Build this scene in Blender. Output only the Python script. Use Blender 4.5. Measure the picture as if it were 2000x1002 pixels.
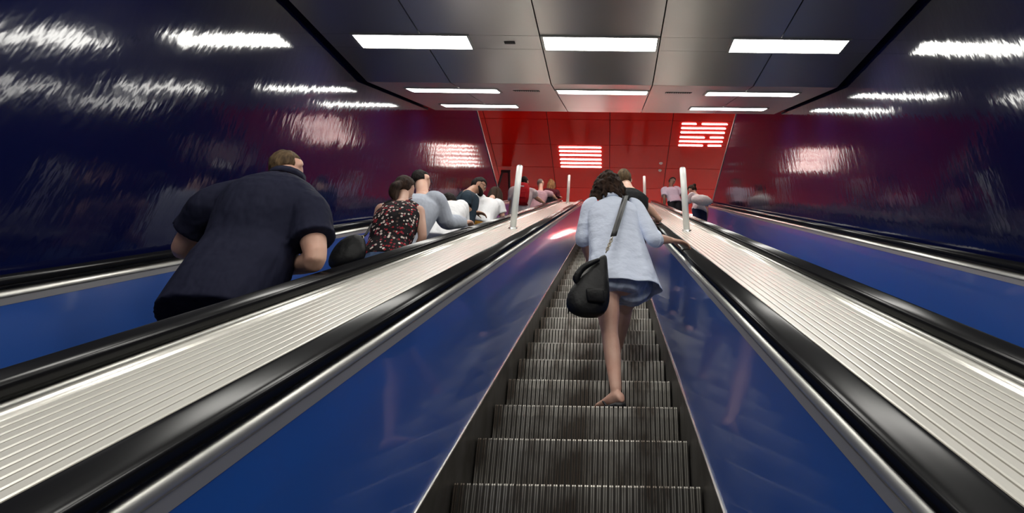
import bpy, bmesh, math, random
import numpy as np
from mathutils import Vector, Matrix, noise as mnoise

for o in list(bpy.data.objects):
    bpy.data.objects.remove(o, do_unlink=True)
SC = bpy.context.scene
COL = SC.collection
R = math.radians
INC = R(30)
T30 = math.tan(INC)

# ------------------------------------------------------------------ camera
F, CX, CY = 1260.4, 1189.4, 195.6                 # focal length and principal point in pixels of the 2000 x 1002 frame
PITCH, YAW, ROLL = 0.651405, 0.006808, 0.016445
CAM = Vector((0.1210, -2.9917, -0.3403))
_r = Vector((math.cos(YAW), math.sin(YAW), 0))
_f = Vector((-math.sin(YAW) * math.cos(PITCH), math.cos(YAW) * math.cos(PITCH), math.sin(PITCH)))
_u = _r.cross(_f)
c_right = math.cos(ROLL) * _r + math.sin(ROLL) * _u
c_up = -math.sin(ROLL) * _r + math.cos(ROLL) * _u
cam_d = bpy.data.cameras.new('camera')
cam_d.sensor_fit = 'HORIZONTAL'
cam_d.sensor_width = 36
cam_d.lens = F / 2000 * 36
cam_d.shift_x = (1000 - CX) / 2000
cam_d.shift_y = (CY - 501) / 2000
cam_d.clip_start = 0.05
cam = bpy.data.objects.new('camera', cam_d)
cam.matrix_world = Matrix((
    (c_right.x, c_up.x, -_f.x, CAM.x), (c_right.y, c_up.y, -_f.y, CAM.y),
    (c_right.z, c_up.z, -_f.z, CAM.z), (0, 0, 0, 1)))
COL.objects.link(cam)
SC.camera = cam


def px(x, y, wy):
    """point on the sight line of photo pixel (x, y) at the distance given by world y"""
    d = (x - CX) / F * c_right - (y - CY) / F * c_up + _f
    return CAM + d * ((wy - CAM.y) / d.y)


# ------------------------------------------------------------------ world, exposure
w = bpy.data.worlds.new('world')
SC.world = w
w.use_nodes = True
w.node_tree.nodes['Background'].inputs[0].default_value = (0.02, 0.022, 0.03, 1)
w.node_tree.nodes['Background'].inputs[1].default_value = 0.4
SC.view_settings.view_transform = 'Standard'
SC.view_settings.look = 'None'
SC.view_settings.gamma = 1
SC.view_settings.use_curve_mapping = False
SC.view_settings.exposure = 0.0
LIGHT_PANEL = 20.5
TUBE_LIGHT = 8.5
HALL_FILL = 46.0  # strength of the unseen fill panels added to the hall

# ------------------------------------------------------------------ materials
MATS = {}


def mat(name, color, rough=0.5, metal=0.0, coat=0.0, noise=None, bump=None, emit=None, spec=None, coat_rough=0.03, trans=None):
    """noise = (scale, other colour, contrast lo, hi, stretch xyz); bump = (scale, strength, distance, stretch)"""
    m = bpy.data.materials.new(name)
    m.use_nodes = True
    nt = m.node_tree
    b = nt.nodes['Principled BSDF']
    b.inputs['Base Color'].default_value = (*color, 1)
    b.inputs['Roughness'].default_value = rough
    b.inputs['Metallic'].default_value = metal
    b.inputs['Coat Weight'].default_value = coat
    b.inputs['Coat Roughness'].default_value = coat_rough
    if spec is not None:
        b.inputs['Specular IOR Level'].default_value = spec
    if trans:
        b.inputs['Transmission Weight'].default_value = trans
    if emit:
        b.inputs['Emission Color'].default_value = (*emit[0], 1)
        b.inputs['Emission Strength'].default_value = emit[1]
    tc = None
    if noise or bump:
        tc = nt.nodes.new('ShaderNodeTexCoord')
    if noise:
        sc, c2, lo, hi, st = noise
        mp = nt.nodes.new('ShaderNodeMapping')
        mp.inputs['Scale'].default_value = st
        nt.links.new(tc.outputs['Object'], mp.inputs['Vector'])
        n = nt.nodes.new('ShaderNodeTexNoise')
        n.inputs['Scale'].default_value = sc
        n.inputs['Detail'].default_value = 5
        nt.links.new(mp.outputs[0], n.inputs['Vector'])
        cr = nt.nodes.new('ShaderNodeValToRGB')
        cr.color_ramp.elements[0].position = lo
        cr.color_ramp.elements[0].color = (*color, 1)
        cr.color_ramp.elements[1].position = hi
        cr.color_ramp.elements[1].color = (*c2, 1)
        nt.links.new(n.outputs['Fac'], cr.inputs[0])
        nt.links.new(cr.outputs[0], b.inputs['Base Color'])
    if bump:
        sc, strg, dist, st = bump
        mp = nt.nodes.new('ShaderNodeMapping')
        mp.inputs['Scale'].default_value = st
        nt.links.new(tc.outputs['Object'], mp.inputs['Vector'])
        n = nt.nodes.new('ShaderNodeTexNoise')
        n.inputs['Scale'].default_value = sc
        n.inputs['Detail'].default_value = 3
        nt.links.new(mp.outputs[0], n.inputs['Vector'])
        bp = nt.nodes.new('ShaderNodeBump')
        bp.inputs['Strength'].default_value = strg
        bp.inputs['Distance'].default_value = dist
        nt.links.new(n.outputs['Fac'], bp.inputs['Height'])
        nt.links.new(bp.outputs[0], b.inputs['Normal'])
        if coat:
            nt.links.new(bp.outputs[0], b.inputs['Coat Normal'])
    MATS[name] = m
    return m


ONE = (1, 1, 1)
mat('blue_panel', (0.005, 0.055, 0.27), 0.32, 0.0, 0.6, bump=(1.6, 0.10, 0.02, (1, .5, .5)), coat_rough=0.06)
mat('steel', (0.62, 0.60, 0.57), 0.27, 1.0)
mat('steel_flat', (0.34, 0.34, 0.36), 0.5, 0.6)
mat('steel_satin', (0.66, 0.65, 0.61), 0.33, 0.8)
mat('skirt_steel', (0.17, 0.16, 0.145), 0.42, 0.85, noise=(6, (0.10, 0.09, 0.075), .4, .65, (1, 1, 1)))
mat('rubber', (0.008, 0.008, 0.009), 0.22, 0.0, spec=.34)
mat('guide', (0.004, 0.004, 0.004), 0.5)
mat('deck_white', (0.62, 0.60, 0.55), 0.30, 0.25)
mat('deck_base', (0.13, 0.10, 0.06), 0.5)
mat('deck_bar', (0.74, 0.72, 0.66), 0.25, 0.55)
mat('step_groove', (0.030, 0.026, 0.022), 0.6, 0.3)
mat('step_cleat', (0.37, 0.35, 0.315), 0.36, 0.8, noise=(5, (0.10, 0.08, 0.065), .47, .62, (1, 1, .55)))
mat('ceiling_metal', (0.64, 0.62, 0.61), 0.36, 1.0, bump=(1.2, 0.05, 0.02, ONE))
mat('dark_gap', (0.006, 0.006, 0.007), 0.8)
mat('light_frame', (0.55, 0.55, 0.52), 0.4, 0.6)
mat('light_diffuser', (0.9, 0.9, 0.88), 0.4, emit=((1.0, 0.98, 0.92), LIGHT_PANEL))
mat('hall_fill_glow', (0.9, 0.9, 0.88), 0.4, emit=((1.0, 0.96, 0.88), HALL_FILL))
mat('tube', (0.9, 0.9, 0.9), 0.4, emit=((1.0, 0.93, 0.86), TUBE_LIGHT))
mat('red_panel', (0.86, 0.011, 0.004), 0.16, 0.0, 0.0, spec=.32)
mat('red_joint', (0.09, 0.004, 0.004), 0.6)
mat('floor_stone', (0.62, 0.59, 0.56), 0.35, noise=(40, (0.34, 0.32, 0.31), .4, .6, ONE))
mat('hall_wall', (0.50, 0.03, 0.02), 0.4)
mat('trim_metal', (0.75, 0.62, 0.62), 0.3, 0.8)
mat('post_white', (0.90, 0.90, 0.87), 0.28, 0.1, 0.3)
mat('post_collar', (0.55, 0.55, 0.53), 0.3, 1.0)
mat('vent_dark', (0.03, 0.02, 0.02), 0.6)
mat('frame_dark', (0.012, 0.010, 0.012), 0.35)
mat('frame_pane', (0.16, 0.03, 0.035), 0.2, 0, .4)

# glossy navy shaft wall: small glazed tiles, each a little out of plane
m = mat('navy_wall', (0.003, 0.0045, 0.032), 0.09, 0.0)
nt = m.node_tree
b = nt.nodes['Principled BSDF']
b.inputs['IOR'].default_value = 1.5
tc = nt.nodes.new('ShaderNodeTexCoord')
mp = nt.nodes.new('ShaderNodeMapping')
mp.inputs['Rotation'].default_value = (R(30), 0, 0)
nt.links.new(tc.outputs['Object'], mp.inputs['Vector'])
vo = nt.nodes.new('ShaderNodeTexVoronoi')
vo.inputs['Scale'].default_value = 17
vo.inputs['Randomness'].default_value = 0.35
nt.links.new(mp.outputs[0], vo.inputs['Vector'])
nz = nt.nodes.new('ShaderNodeTexNoise')
nz.inputs['Scale'].default_value = 7
nz.inputs['Detail'].default_value = 3
mp2 = nt.nodes.new('ShaderNodeMapping')
mp2.inputs['Scale'].default_value = (1, 1.3, .45)
nt.links.new(tc.outputs['Object'], mp2.inputs['Vector'])
nt.links.new(mp2.outputs[0], nz.inputs['Vector'])
ad = nt.nodes.new('ShaderNodeMath')
ad.operation = 'MULTIPLY_ADD'
ad.inputs[1].default_value = 0.06
nt.links.new(vo.outputs['Distance'], ad.inputs[0])
nt.links.new(nz.outputs['Fac'], ad.inputs[2])
bp = nt.nodes.new('ShaderNodeBump')
bp.inputs['Strength'].default_value = 0.05
bp.inputs['Distance'].default_value = 0.05
nt.links.new(ad.outputs[0], bp.inputs['Height'])
nt.links.new(bp.outputs[0], b.inputs['Normal'])


# ------------------------------------------------------------------ mesh helpers
class MB:
    def __init__(self):
        self.v, self.f, self.m = [], [], []

    def add(self, vs, fs, mi=0):
        n = len(self.v)
        self.v += [tuple(p) for p in vs]
        self.f += [tuple(i + n for i in f) for f in fs]
        self.m += [mi] * len(fs)
        return self

    def box(self, x0, x1, y0, y1, z0, z1, mi=0):
        vs = [(x, y, z) for x in (x0, x1) for y in (y0, y1) for z in (z0, z1)]
        return self.add(vs, [(0, 1, 3, 2), (4, 6, 7, 5), (0, 4, 5, 1), (2, 3, 7, 6), (0, 2, 6, 4), (1, 5, 7, 3)], mi)

    def obox(self, c, ax, ay, az, mi=0):
        """box about c with half-axis vectors"""
        c, ax, ay, az = Vector(c), Vector(ax), Vector(ay), Vector(az)
        vs = [c + i * ax + j * ay + k * az for i in (-1, 1) for j in (-1, 1) for k in (-1, 1)]
        return self.add(vs, [(0, 1, 3, 2), (4, 6, 7, 5), (0, 4, 5, 1), (2, 3, 7, 6), (0, 2, 6, 4), (1, 5, 7, 3)], mi)

    def rings(self, rings, caps=True, closed=True, mi=0):
        n = len(rings[0])
        vs = [p for r in rings for p in r]
        fs = []
        for i in range(len(rings) - 1):
            for j in range(n if closed else n - 1):
                a, b_ = i * n + j, i * n + (j + 1) % n
                fs.append((a, b_, b_ + n, a + n))
        if caps:
            fs.append(tuple(range(n - 1, -1, -1)))
            fs.append(tuple(range((len(rings) - 1) * n, len(rings) * n)))
        return self.add(vs, fs, mi)

    def ellipsoid(self, c, ax, ay, az, nu=14, nv=9, mi=0):
        c, ax, ay, az = Vector(c), Vector(ax), Vector(ay), Vector(az)
        rr = []
        for i in range(nv + 1):
            th = math.pi * (i / nv) * .98 + .01 * math.pi
            rr.append([c + math.sin(th) * (math.cos(2 * math.pi * j / nu) * ax + math.sin(2 * math.pi * j / nu) * ay) + math.cos(th) * az for j in range(nu)])
        return self.rings(rr, mi=mi)

    def tube(self, pts, rads, seg=12, sub=4, mi=0, round_ends=True):
        """smooth tube through pts with radius per point"""
        P = [Vector(p) for p in pts]
        rads = list(rads) if hasattr(rads, '__len__') else [rads] * len(P)
        Q, RR = [], []
        n = len(P)
        for i in range(n - 1):
            p0, p1, p2, p3 = P[max(i - 1, 0)], P[i], P[i + 1], P[min(i + 2, n - 1)]
            k = sub if n > 2 else max(2, sub)
            for s in range(k):
                t = s / k
                q = .5 * ((2 * p1) + (p2 - p0) * t + (2 * p0 - 5 * p1 + 4 * p2 - p3) * t * t + (3 * p1 - p0 - 3 * p2 + p3) * t ** 3)
                Q.append(q)
                ts = t * t * (3 - 2 * t)
                RR.append(rads[i] * (1 - ts) + rads[i + 1] * ts)
        Q.append(P[-1])
        RR.append(rads[-1])
        tan = [(Q[min(i + 1, len(Q) - 1)] - Q[max(i - 1, 0)]).normalized() for i in range(len(Q))]
        ref = Vector((0, 0, 1)) if abs(tan[0].z) < .9 else Vector((1, 0, 0))
        side = tan[0].cross(ref).normalized()
        rr = []

        def ring(c, t, sd, r):
            up = t.cross(sd)
            return [c + r * (math.cos(2 * math.pi * j / seg) * sd + math.sin(2 * math.pi * j / seg) * up) for j in range(seg)]
        if round_ends:
            for a in (75, 40):
                rr.append(ring(Q[0] - tan[0] * RR[0] * math.sin(R(a)), tan[0], side, RR[0] * math.cos(R(a))))
        for i, c in enumerate(Q):
            side = (side - tan[i] * side.dot(tan[i])).normalized()
            rr.append(ring(c, tan[i], side, RR[i]))
        if round_ends:
            for a in (40, 75):
                rr.append(ring(Q[-1] + tan[-1] * RR[-1] * math.sin(R(a)), tan[-1], side, RR[-1] * math.cos(R(a))))
        return self.rings(rr, mi=mi)

    def build(self, name, mats, parent=None, smooth=False, remesh=None, smoothit=0, solid=None, bevel=None):
        me = bpy.data.meshes.new(name)
        me.from_pydata(self.v, [], self.f)
        for mm in (mats if isinstance(mats, (list, tuple)) else [mats]):
            me.materials.append(MATS[mm])
        if self.m and max(self.m) > 0:
            me.polygons.foreach_set('material_index', self.m)
        bm = bmesh.new()
        bm.from_mesh(me)
        bmesh.ops.recalc_face_normals(bm, faces=bm.faces)
        bm.to_mesh(me)
        bm.free()
        o = bpy.data.objects.new(name, me)
        COL.objects.link(o)
        if parent:
            o.parent = parent
        if smooth:
            me.polygons.foreach_set('use_smooth', [True] * len(me.polygons))
        if solid:
            md = o.modifiers.new('solid', 'SOLIDIFY')
            md.thickness = solid
            md.offset = 0
        if remesh:
            md = o.modifiers.new('remesh', 'REMESH')
            md.mode = 'VOXEL'
            md.voxel_size = remesh
            md.use_smooth_shade = True
            if smoothit:
                s = o.modifiers.new('smooth', 'SMOOTH')
                s.factor = .5
                s.iterations = smoothit
        if bevel:
            md = o.modifiers.new('bevel', 'BEVEL')
            md.width = bevel
            md.segments = 2
        return o


def empty(name, loc=(0, 0, 0), label=None, cat=None, group=None):
    o = bpy.data.objects.new(name, None)
    o.location = loc
    o.empty_display_size = .1
    COL.objects.link(o)
    if label:
        tag(o, label, cat, group)
    return o


def tag(o, label=None, cat=None, group=None, kind=None):
    if label: o['label'] = label
    if cat: o['category'] = cat
    if group: o['group'] = group
    if kind: o['kind'] = kind
    return o


def inst(src, name, parent=None, loc=(0, 0, 0)):
    o = bpy.data.objects.new(name, src.data)
    o.location = loc
    COL.objects.link(o)
    if parent: o.parent = parent
    return o


# ------------------------------------------------------------------ dimensions of the place
ZF = 7.35                      # upper hall floor
ZC = 9.80                      # red ceiling of the hall
WX = 2.65                      # shaft walls
SP = 1.88                      # spacing of the escalators
Y0, YT = -6.8, ZF / T30        # lower end, top of incline


def path(y0=Y0, y1=15.4, Rr=1.3):
    """(y, z, ny, nz) of the nosing line: incline, bend, level"""
    tl = Rr * math.tan(INC / 2)
    pts = [(y0, y0 * T30, -math.sin(INC), math.cos(INC))]
    ys = YT - tl * math.cos(INC)
    cy, cz = ys + Rr * math.sin(INC), ys * T30 - Rr * math.cos(INC)
    for i in range(9):
        a = INC * (1 - i / 8)
        pts.append((cy - Rr * math.sin(a), cz + Rr * math.cos(a), -math.sin(a), math.cos(a)))
    pts.append((y1, ZF, 0, 1))
    return pts


def sweep(name, prof, matn, parent=None, smooth=False, x0=0, pth=None, mi=None, bevel=None):
    mb = MB()
    pth = pth or path()
    mb.rings([[(x0 + x, y + n * ny, z + n * nz) for x, n in prof] for y, z, ny, nz in pth])
    o = mb.build(name, matn, parent, bevel=bevel)
    if smooth:
        o.data.polygons.foreach_set('use_smooth', [len(p.vertices) == 4 for p in o.data.polygons])
    return o


def rail_profile(s):
    """rubber handrail, crowned top, rounded sides"""
    cx, cn, hw, hh = .6535, .743, .0535, .022
    out = []
    for k in range(32):
        a = 2 * math.pi * k / 32
        c, d = math.cos(a), math.sin(a)
        out.append((s * (cx + hw * math.copysign(abs(c) ** .5, c)), cn + hh * math.copysign(abs(d) ** .5, d)))
    return out


# ------------------------------------------------------------------ structure: shaft
def structure(o):
    o['kind'] = 'structure'
    return o


# shaft walls: top follows the hall floor, a bright trim closes them
for side, s in (('left', -1), ('right', 1)):
    mb = MB()
    mb.box(s * WX, s * (WX + .22), -9, 13.6, -5.2, 7.44)
    structure(mb.build('wall_' + side, 'navy_wall'))
    mb = MB()
    mb.box(s * (WX - .012), s * (WX + .10), 4.9, 13.6, 7.441, 7.475)
    structure(mb.build('trim_1' if s < 0 else 'trim_2', 'trim_metal'))

# lower landing and end wall far behind the camera
structure(MB().box(-WX, WX, -9, -6.6, -4.25, -4.05).build('floor', 'floor_stone'))
structure(MB().box(-WX - .2, WX + .2, -9.2, -9, -5, 3).build('wall_back', 'floor_stone'))

# ceiling of the shaft: backing slab, then metal panels with open joints below it
AA = R(17.4)
KY, KZ = 2.57, 4.115


def ceil_z(y):
    if y > KY:
        return KZ + (y - KY) * T30
    return max(KZ + (y - KY) * math.tan(AA), 1.75)


def yk(y):
    return (0, -math.sin(INC), math.cos(INC)) if y > KY else (0, -math.sin(AA), math.cos(AA))


YB = KY - (KZ - 1.75) / math.tan(AA)
mb = MB()
prof_y = [-9, YB, KY, 4.93]
rr = []
for y in prof_y:
    z = ceil_z(y)
    rr.append([(-WX, y, z + .07), (WX, y, z + .07), (WX, y, z + .25), (-WX, y, z + .25)])
mb.rings(rr)
ceil = structure(mb.build('ceiling', 'dark_gap'))
xs = [-2.6, -1.67, -.56, .56, 1.67, 2.6]
rows = [(-9, YB), (YB, -1.2), (-1.2, 1.405), (1.405, 1.69), (1.69, KY), (KY, 4.505), (4.505, 4.99)]
for ri, (ya, yb) in enumerate(rows):
    for ci in range(5):
        if ri == 6 and ci != 2:
            continue
        xa, xb = xs[ci] + .006, xs[ci + 1] - .006
        y0, y1 = ya + .003, (yb if not (ri == 5 and ci != 2) else 4.99) - .003
        if ri == 3:
            y0, y1 = ya + .0012, yb - .0012
        mb = MB()
        rr = []
        for y in (y0, y1):
            n = Vector(yk((ya + yb) / 2)) if ri else Vector((0, 0, 1))
            z = KZ + (y - KY) * (T30 if ya >= KY - .01 else math.tan(AA)) if ri else 1.75
            p = Vector((0, y, z))
            q = p + n * .03
            rr.append([(xa, p.y, p.z), (xb, p.y, p.z), (xb, q.y, q.z), (xa, q.y, q.z)])
        mb.rings(rr)
        mb.build('ceiling_panel', 'ceiling_metal', ceil)
# front edge of the slab above the shaft ceiling and the hall floor on top of it
structure(MB().box(-WX, WX, 4.80, 4.90, 5.72, 7.35).build('wall_front', 'dark_gap'))

# ------------------------------------------------------------------ structure: upper hall
fl = MB()
fl.box(-9, 9, 13.62, 26, ZF - .2, ZF)
fl.box(-9, -WX - .22, 3.4, 13.62, ZF - .2, ZF)
fl.box(WX + .22, 9, 3.4, 13.62, ZF - .2, ZF)
fl.box(-WX - .22, WX + .22, 3.4, 4.80, ZF - .2, ZF)
structure(fl.build('floor', 'floor_stone'))
structure(MB().box(-9, 9, 26, 26.2, ZF, ZC + .3).build('wall_hall_end', 'hall_wall'))
structure(MB().box(-9, 9, 3.2, 3.4, ZF, ZC + .3).build('wall_hall_front', 'hall_wall'))
structure(MB().box(-9.2, -9, 3.2, 26.2, ZF, ZC + .3).build('wall_hall_left', 'hall_wall'))
structure(MB().box(9, 9.2, 3.2, 26.2, ZF, ZC + .3).build('wall_hall_right', 'hall_wall'))
hc = structure(MB().box(-9, 9, 3.4, 26, ZC + .035, ZC + .3).build('ceiling', 'red_joint'))
PW, PL = 1.693, 1.2345
pan = None
for i in range(-5, 5):
    for j in range(-6, 12):
        xa, ya = .06 + i * PW, 11.19 + j * PL
        if xa < -9 or xa + PW > 9 or ya < 3.4 or ya + PL > 26:
            continue
        if pan is None:
            pan = MB().box(.007, PW - .007, .007, PL - .007, 0, .03).build('ceiling_panel', 'red_panel', hc, bevel=.004)
            pan.location = (xa, ya, ZC)
        else:
            o = inst(pan, 'ceiling_panel', hc, (xa, ya, ZC))
            md = o.modifiers.new('bevel', 'BEVEL'); md.width = .004; md.segments = 2

# fluorescent tubes slotted into the red ceiling
TG = [0, .205, .41, .65, .855, 1.06]


ORD = ['first', 'second', 'third', 'fourth', 'fifth', 'sixth']


def tubes(x0, y0, segs, label):
    for qi, (dy, sg) in enumerate(zip(TG, segs)):
        for a, b_ in sg:
            mb = MB()
            mb.tube([(x0 + a, y0 + dy, ZC - .016), (x0 + b_, y0 + dy, ZC - .016)], [.019, .019], seg=10, sub=2)
            o = mb.build('fluorescent_tube', 'tube', smooth=True)
            tag(o, label.replace('#', ORD[qi]).replace('@', 'full-length' if len(sg) == 1 else ('short' if b_ - a < .5 else 'shortened')), 'light tube', 'fluorescent tubes in the red ceiling')


full = [(0, 1.185)]
tubes(-1.385, 12.545, [full] * 6, '# tube from the metal ceiling edge in the unbroken stack of six white tubes')
tubes(2.03, 11.31, [[(0, .36), (.54, 1.2)], full, full, [(0, .66), (.84, 1.19)], full, [(0, .66), (.83, 1.18)]],
      '@ white tube in the # line of the broken cluster, counted from metal ceiling edge')
for gx, gy in ((-1.4, 16.6), (2.05, 16.6), (-5.2, 17.6), (5.4, 17.5), (-1.4, 20.2), (2.05, 20.2), (5.4, 21), (-5.2, 20.2), (-1.4, 5.2), (2.05, 5.2)):  # further tube groups, out of view, added to light the hall
    tubes(gx, gy, [full] * 6, 'added unseen fluorescent tube that helps light the hall')


# ------------------------------------------------------------------ escalators
def make_step_mesh():
    mb = MB()
    prof = [(.396, -.007), (.007, -.007), (.010, -.05), (.018, -.13), (.030, -.226)]
    hw = .497
    # body: tread and riser ground between the cleats
    rr = []
    for x in (-hw, hw):
        rr.append([(x, y, z) for y, z in prof] + [(x, .39, -.10), (x, .396, -.03)])
    mb.rings(rr, mi=0)
    out = [(.396, 0), (.002, 0), (.0005, -.006), (.003, -.05), (.011, -.13), (.023, -.222)]
    inn = [(.396, -.008), (.008, -.008), (.008, -.008), (.011, -.05), (.019, -.13), (.031, -.222)]

    def cleat(xa, xb):
        n = len(out)
        vs = [(xa, *p) for p in inn] + [(xa, *p) for p in out] + [(xb, *p) for p in out] + [(xb, *p) for p in inn]
        fs = []
        for r in range(3):
            for i in range(n - 1):
                fs.append((r * n + i, r * n + i + 1, (r + 1) * n + i + 1, (r + 1) * n + i))
        mb.add(vs, fs, 1)
    u = 2 * hw / 40
    for k in range(40):
        x = -hw + k * u
        cleat(x + .0035, x + .0095)
        cleat(x + .0125, x + .0185)
    return mb


step_src = None
ESC = [
    (-SP, 'left', 'blue-sided escalator crowded with riders, beside the wall, with the navy polo shirt lowest'),
    (0, 'centre', 'blue-sided escalator with bare ribbed steps, with the black shoulder bag on it'),
    (SP, 'right', 'blue-sided escalator carrying only two people in pale tops near its end'),
]
for x0, which, label in ESC:
    e = empty('escalator', (x0, 0, 0), label, 'escalator', 'three parallel escalators')
    for k in range(-15, 32):
        if step_src is None:
            step_src = make_step_mesh().build('step', ['step_groove', 'step_cleat'], e)
            o = step_src
        else:
            o = inst(step_src, 'step', e)
        o.location = (0, .4 * k, .4 * k * T30)
    # comb plate at the top
    MB().box(-.5, .5, 31 * .4 + .4, 15.4, ZF - .06, ZF - .004).build('landing_plate', 'steel_flat', e)
    for s in (-1, 1):
        sk = sweep('skirt_panel', [(s * .504, -.30), (s * .504, .118), (s * .512, .118), (s * .512, -.30)], 'skirt_steel', e)
        sweep('skirt_edge', [(s * .503, .1185), (s * .503, .128), (s * .514, .128), (s * .514, .1185)], 'steel', sk)
        sweep('balustrade_panel', [(s * .511, .129), (s * .6165, .643), (s * .640, .640), (s * .534, .127)], 'blue_panel', e)
        sweep('trim_face', [(s * .6150, .6435), (s * .6165, .6755), (s * .690, .6755), (s * .690, .6435)], 'steel_flat', e)
        sweep('trim_rail', [(s * (.650 - .036 * math.cos(R(a))), .676 + .034 * math.sin(R(a))) for a in range(0, 91, 10)] + [(s * .690, .710), (s * .690, .676)], 'steel_satin', e, smooth=True)
        sweep('handrail_guide', [(s * .632, .710), (s * .632, .735), (s * .676, .735), (s * .676, .710)], 'guide', e)
        sweep('handrail', rail_profile(s), 'rubber', e, smooth=True)


# ------------------------------------------------------------------ decks between the escalators
def bar(c, s, w=.030, n0=.688, h=.018):
    return [(c + w * math.cos(a), n0 + h * max(0, math.sin(a)) * 1.0) for a in [math.pi * k / 10 for k in range(11)]] + [(c - w, n0 - .02), (c + w, n0 - .02)]


for s, lab in ((-1, 'ribbed cream metal deck between the navy polo shirt and the central steps'),
               (1, 'ribbed cream metal deck beside the handrail that the light-blue-sleeved arm reaches')):
    d = empty('deck', (s * SP / 2, 0, 0), lab, 'deck', 'decks between the escalators')
    pth = path()
    sweep('deck_base', [(-.249, .645), (-.249, .688), (.249, .688), (.249, .645)], 'deck_base', d, pth=pth)
    for c in (-.2205, .2205):
        sweep('edge_moulding', bar(c, 1, w=.0285, n0=.6885, h=.019), 'deck_bar', d, smooth=True, pth=pth)
    n = 11
    u = .380 / n
    for k in range(n):
        a, b_ = -.190 + k * u + .0030, -.190 + (k + 1) * u - .0030
        sweep('deck_strip', [(a, .6885), (a, .6975), (a + .003, .7), (b_ - .003, .7), (b_, .6975), (b_, .6885)], 'deck_white', d, pth=pth)
# narrow cover strips along the walls
for s in (-1, 1):
    o = sweep('wall_cover_strip', [(s * (SP + .691), .66), (s * (SP + .691), .7), (s * (WX - .002), .7), (s * (WX - .002), .66)], 'steel_flat')
    tag(o, 'narrow grey metal strip between outer handrail and %s' % ('wall beside the crowded escalator' if s < 0 else 'wall beside the emptier escalator'), 'metal strip', 'cover strips along the walls')

# posts on the decks
for x, y, near in ((-.94, 3.4, 1), (.94, 3.4, 1), (-.94, 11.0, 0), (.94, 11.0, 0)):
    zb = y * T30 + .70 / math.cos(INC)
    if near:
        lab = 'tall white post on the deck, ' + ('in front of the red backpack' if x < 0 else 'just beyond the hand resting on the rail')
    else:
        lab = 'far slim white post on the deck, ' + ('beside the wine-coloured top' if x < 0 else 'behind the black T-shirt')
    e = empty('deck_post', (x, y, zb), lab, 'post', 'white posts on the decks')
    r = .036
    mb = MB()
    ring = lambda z, r: [(r * math.cos(2 * math.pi * j / 20), r * math.sin(2 * math.pi * j / 20), z) for j in range(20)]
    mb.rings([[(p[0], p[1], p[1] * T30 + .002) for p in ring(0, r)], ring(.765, r), ring(.775, r * .96)])
    o = mb.build('pole', 'post_white', e)
    o.data.polygons.foreach_set('use_smooth', [len(p.vertices) == 4 for p in o.data.polygons])
    MB().rings([ring(.7755, r), ring(.783, r), ring(.787, r * .9)]).build('cap', 'post_collar', e)
    a = math.tan(INC)
    MB().rings([[(p[0] * 1.35, p[1] * 1.35, p[1] * 1.35 * a + dz) for p in ring(0, r)] for dz in (.001, .018)]).build('foot_collar', 'post_collar', e)


# ------------------------------------------------------------------ ceiling lights and vents
def on_ceiling(x, y):
    n = Vector(yk(y))
    return Vector((x, y, ceil_z(y))), n, Vector((0, n.z, -n.y))


def ceiling_light(x, y, label, L=1.06, D=.285, glow='light_diffuser'):
    p, n, t = on_ceiling(x, y)
    e = empty('ceiling_light', p, label, 'ceiling light', 'recessed ceiling lights')
    ex = Vector((1, 0, 0))
    mb = MB()
    hl, hd = L / 2, D / 2
    for sx in (-1, 1):
        mb.obox(ex * sx * (hl + .012) - n * .006, ex * .012, t * (hd + .02), n * .006)
    for sy in (-1, 1):
        mb.obox(t * sy * (hd + .012) - n * .006, ex * hl, t * .010, n * .006)
    mb.build('frame', 'light_frame', e)
    mb = MB()
    c = .03
    rr = []
    for f_, dn in ((1, 0.0), (1, .007), (.94, .013)):
        rr.append([ex * a * hl * (1 if f_ == 1 else .985) + t * b_ * hd * f_ - n * dn for a, b_ in ((-1, -.8), (-.975, -1), (.975, -1), (1, -.8), (1, .8), (.975, 1), (-.975, 1), (-1, .8))])
    mb.rings(rr)
    mb.build('diffuser', glow, e)
    return e


names = {-1.77: 'above crowded escalator', 0.0: 'above central steps', 1.77: 'above emptier escalator'}
for y, row in ((1.545, 'row before the ceiling bend'), (3.06, 'row just past the ceiling bend'), (4.40, 'row closest to the red ceiling')):
    for x in (-1.77, 0.0, 1.77):
        if y > 4 and x == 0:
            continue
        ceiling_light(x, y, 'white ceiling light in the %s, %s' % (row, names[x]))
for y in (-1.1, -2.7, -4.2):
    for x in (-1.77, 0.0, 1.77):
        ceiling_light(x, y, 'long white ceiling light over the lower end of the escalators')
for y in (6.4, 8.1, 9.8, 17.2, 19.4, 21.6):  # fill panels added out of view to brighten the upper hall
    for x in ((-1.77, 0.0, 1.77) if y < 12 else (-4.2, 0.9, 4.6)):
        e = ceiling_light(x, 0, 'added unseen fill light under the red hall ceiling, ' + ('above the escalator opening' if y < 12 else 'over the far hall floor'), glow='hall_fill_glow')
        e.location = (x, y, ZC)
for x in (-.905, .905):
    p, n, t = on_ceiling(x, 3.06)
    e = empty('air_vent', p, 'small dark slotted vent in the metal ceiling, on the %s side' % ('crowded escalator' if x < 0 else 'emptier escalator'), 'vent', 'slotted ceiling vents')
    MB().obox(-n * .002, (.155, 0, 0), t * .045, n * .0015).build('backing', 'vent_dark', e)
    for k in range(12):
        MB().obox(Vector((-.143 + k * .026, 0, 0)) - n * .006, (.006, 0, 0), t * .042, n * .003).build('slat', 'light_frame', e)
# access hatch latch in the light strip
p, n, t = on_ceiling(-.86, 1.547)
o = MB().obox(p - n * .004, (.05, 0, 0), t * .022, n * .004).build('ceiling_latch', 'vent_dark')
tag(o, 'small dark latch plate in the metal ceiling between two lights', 'latch')

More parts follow.
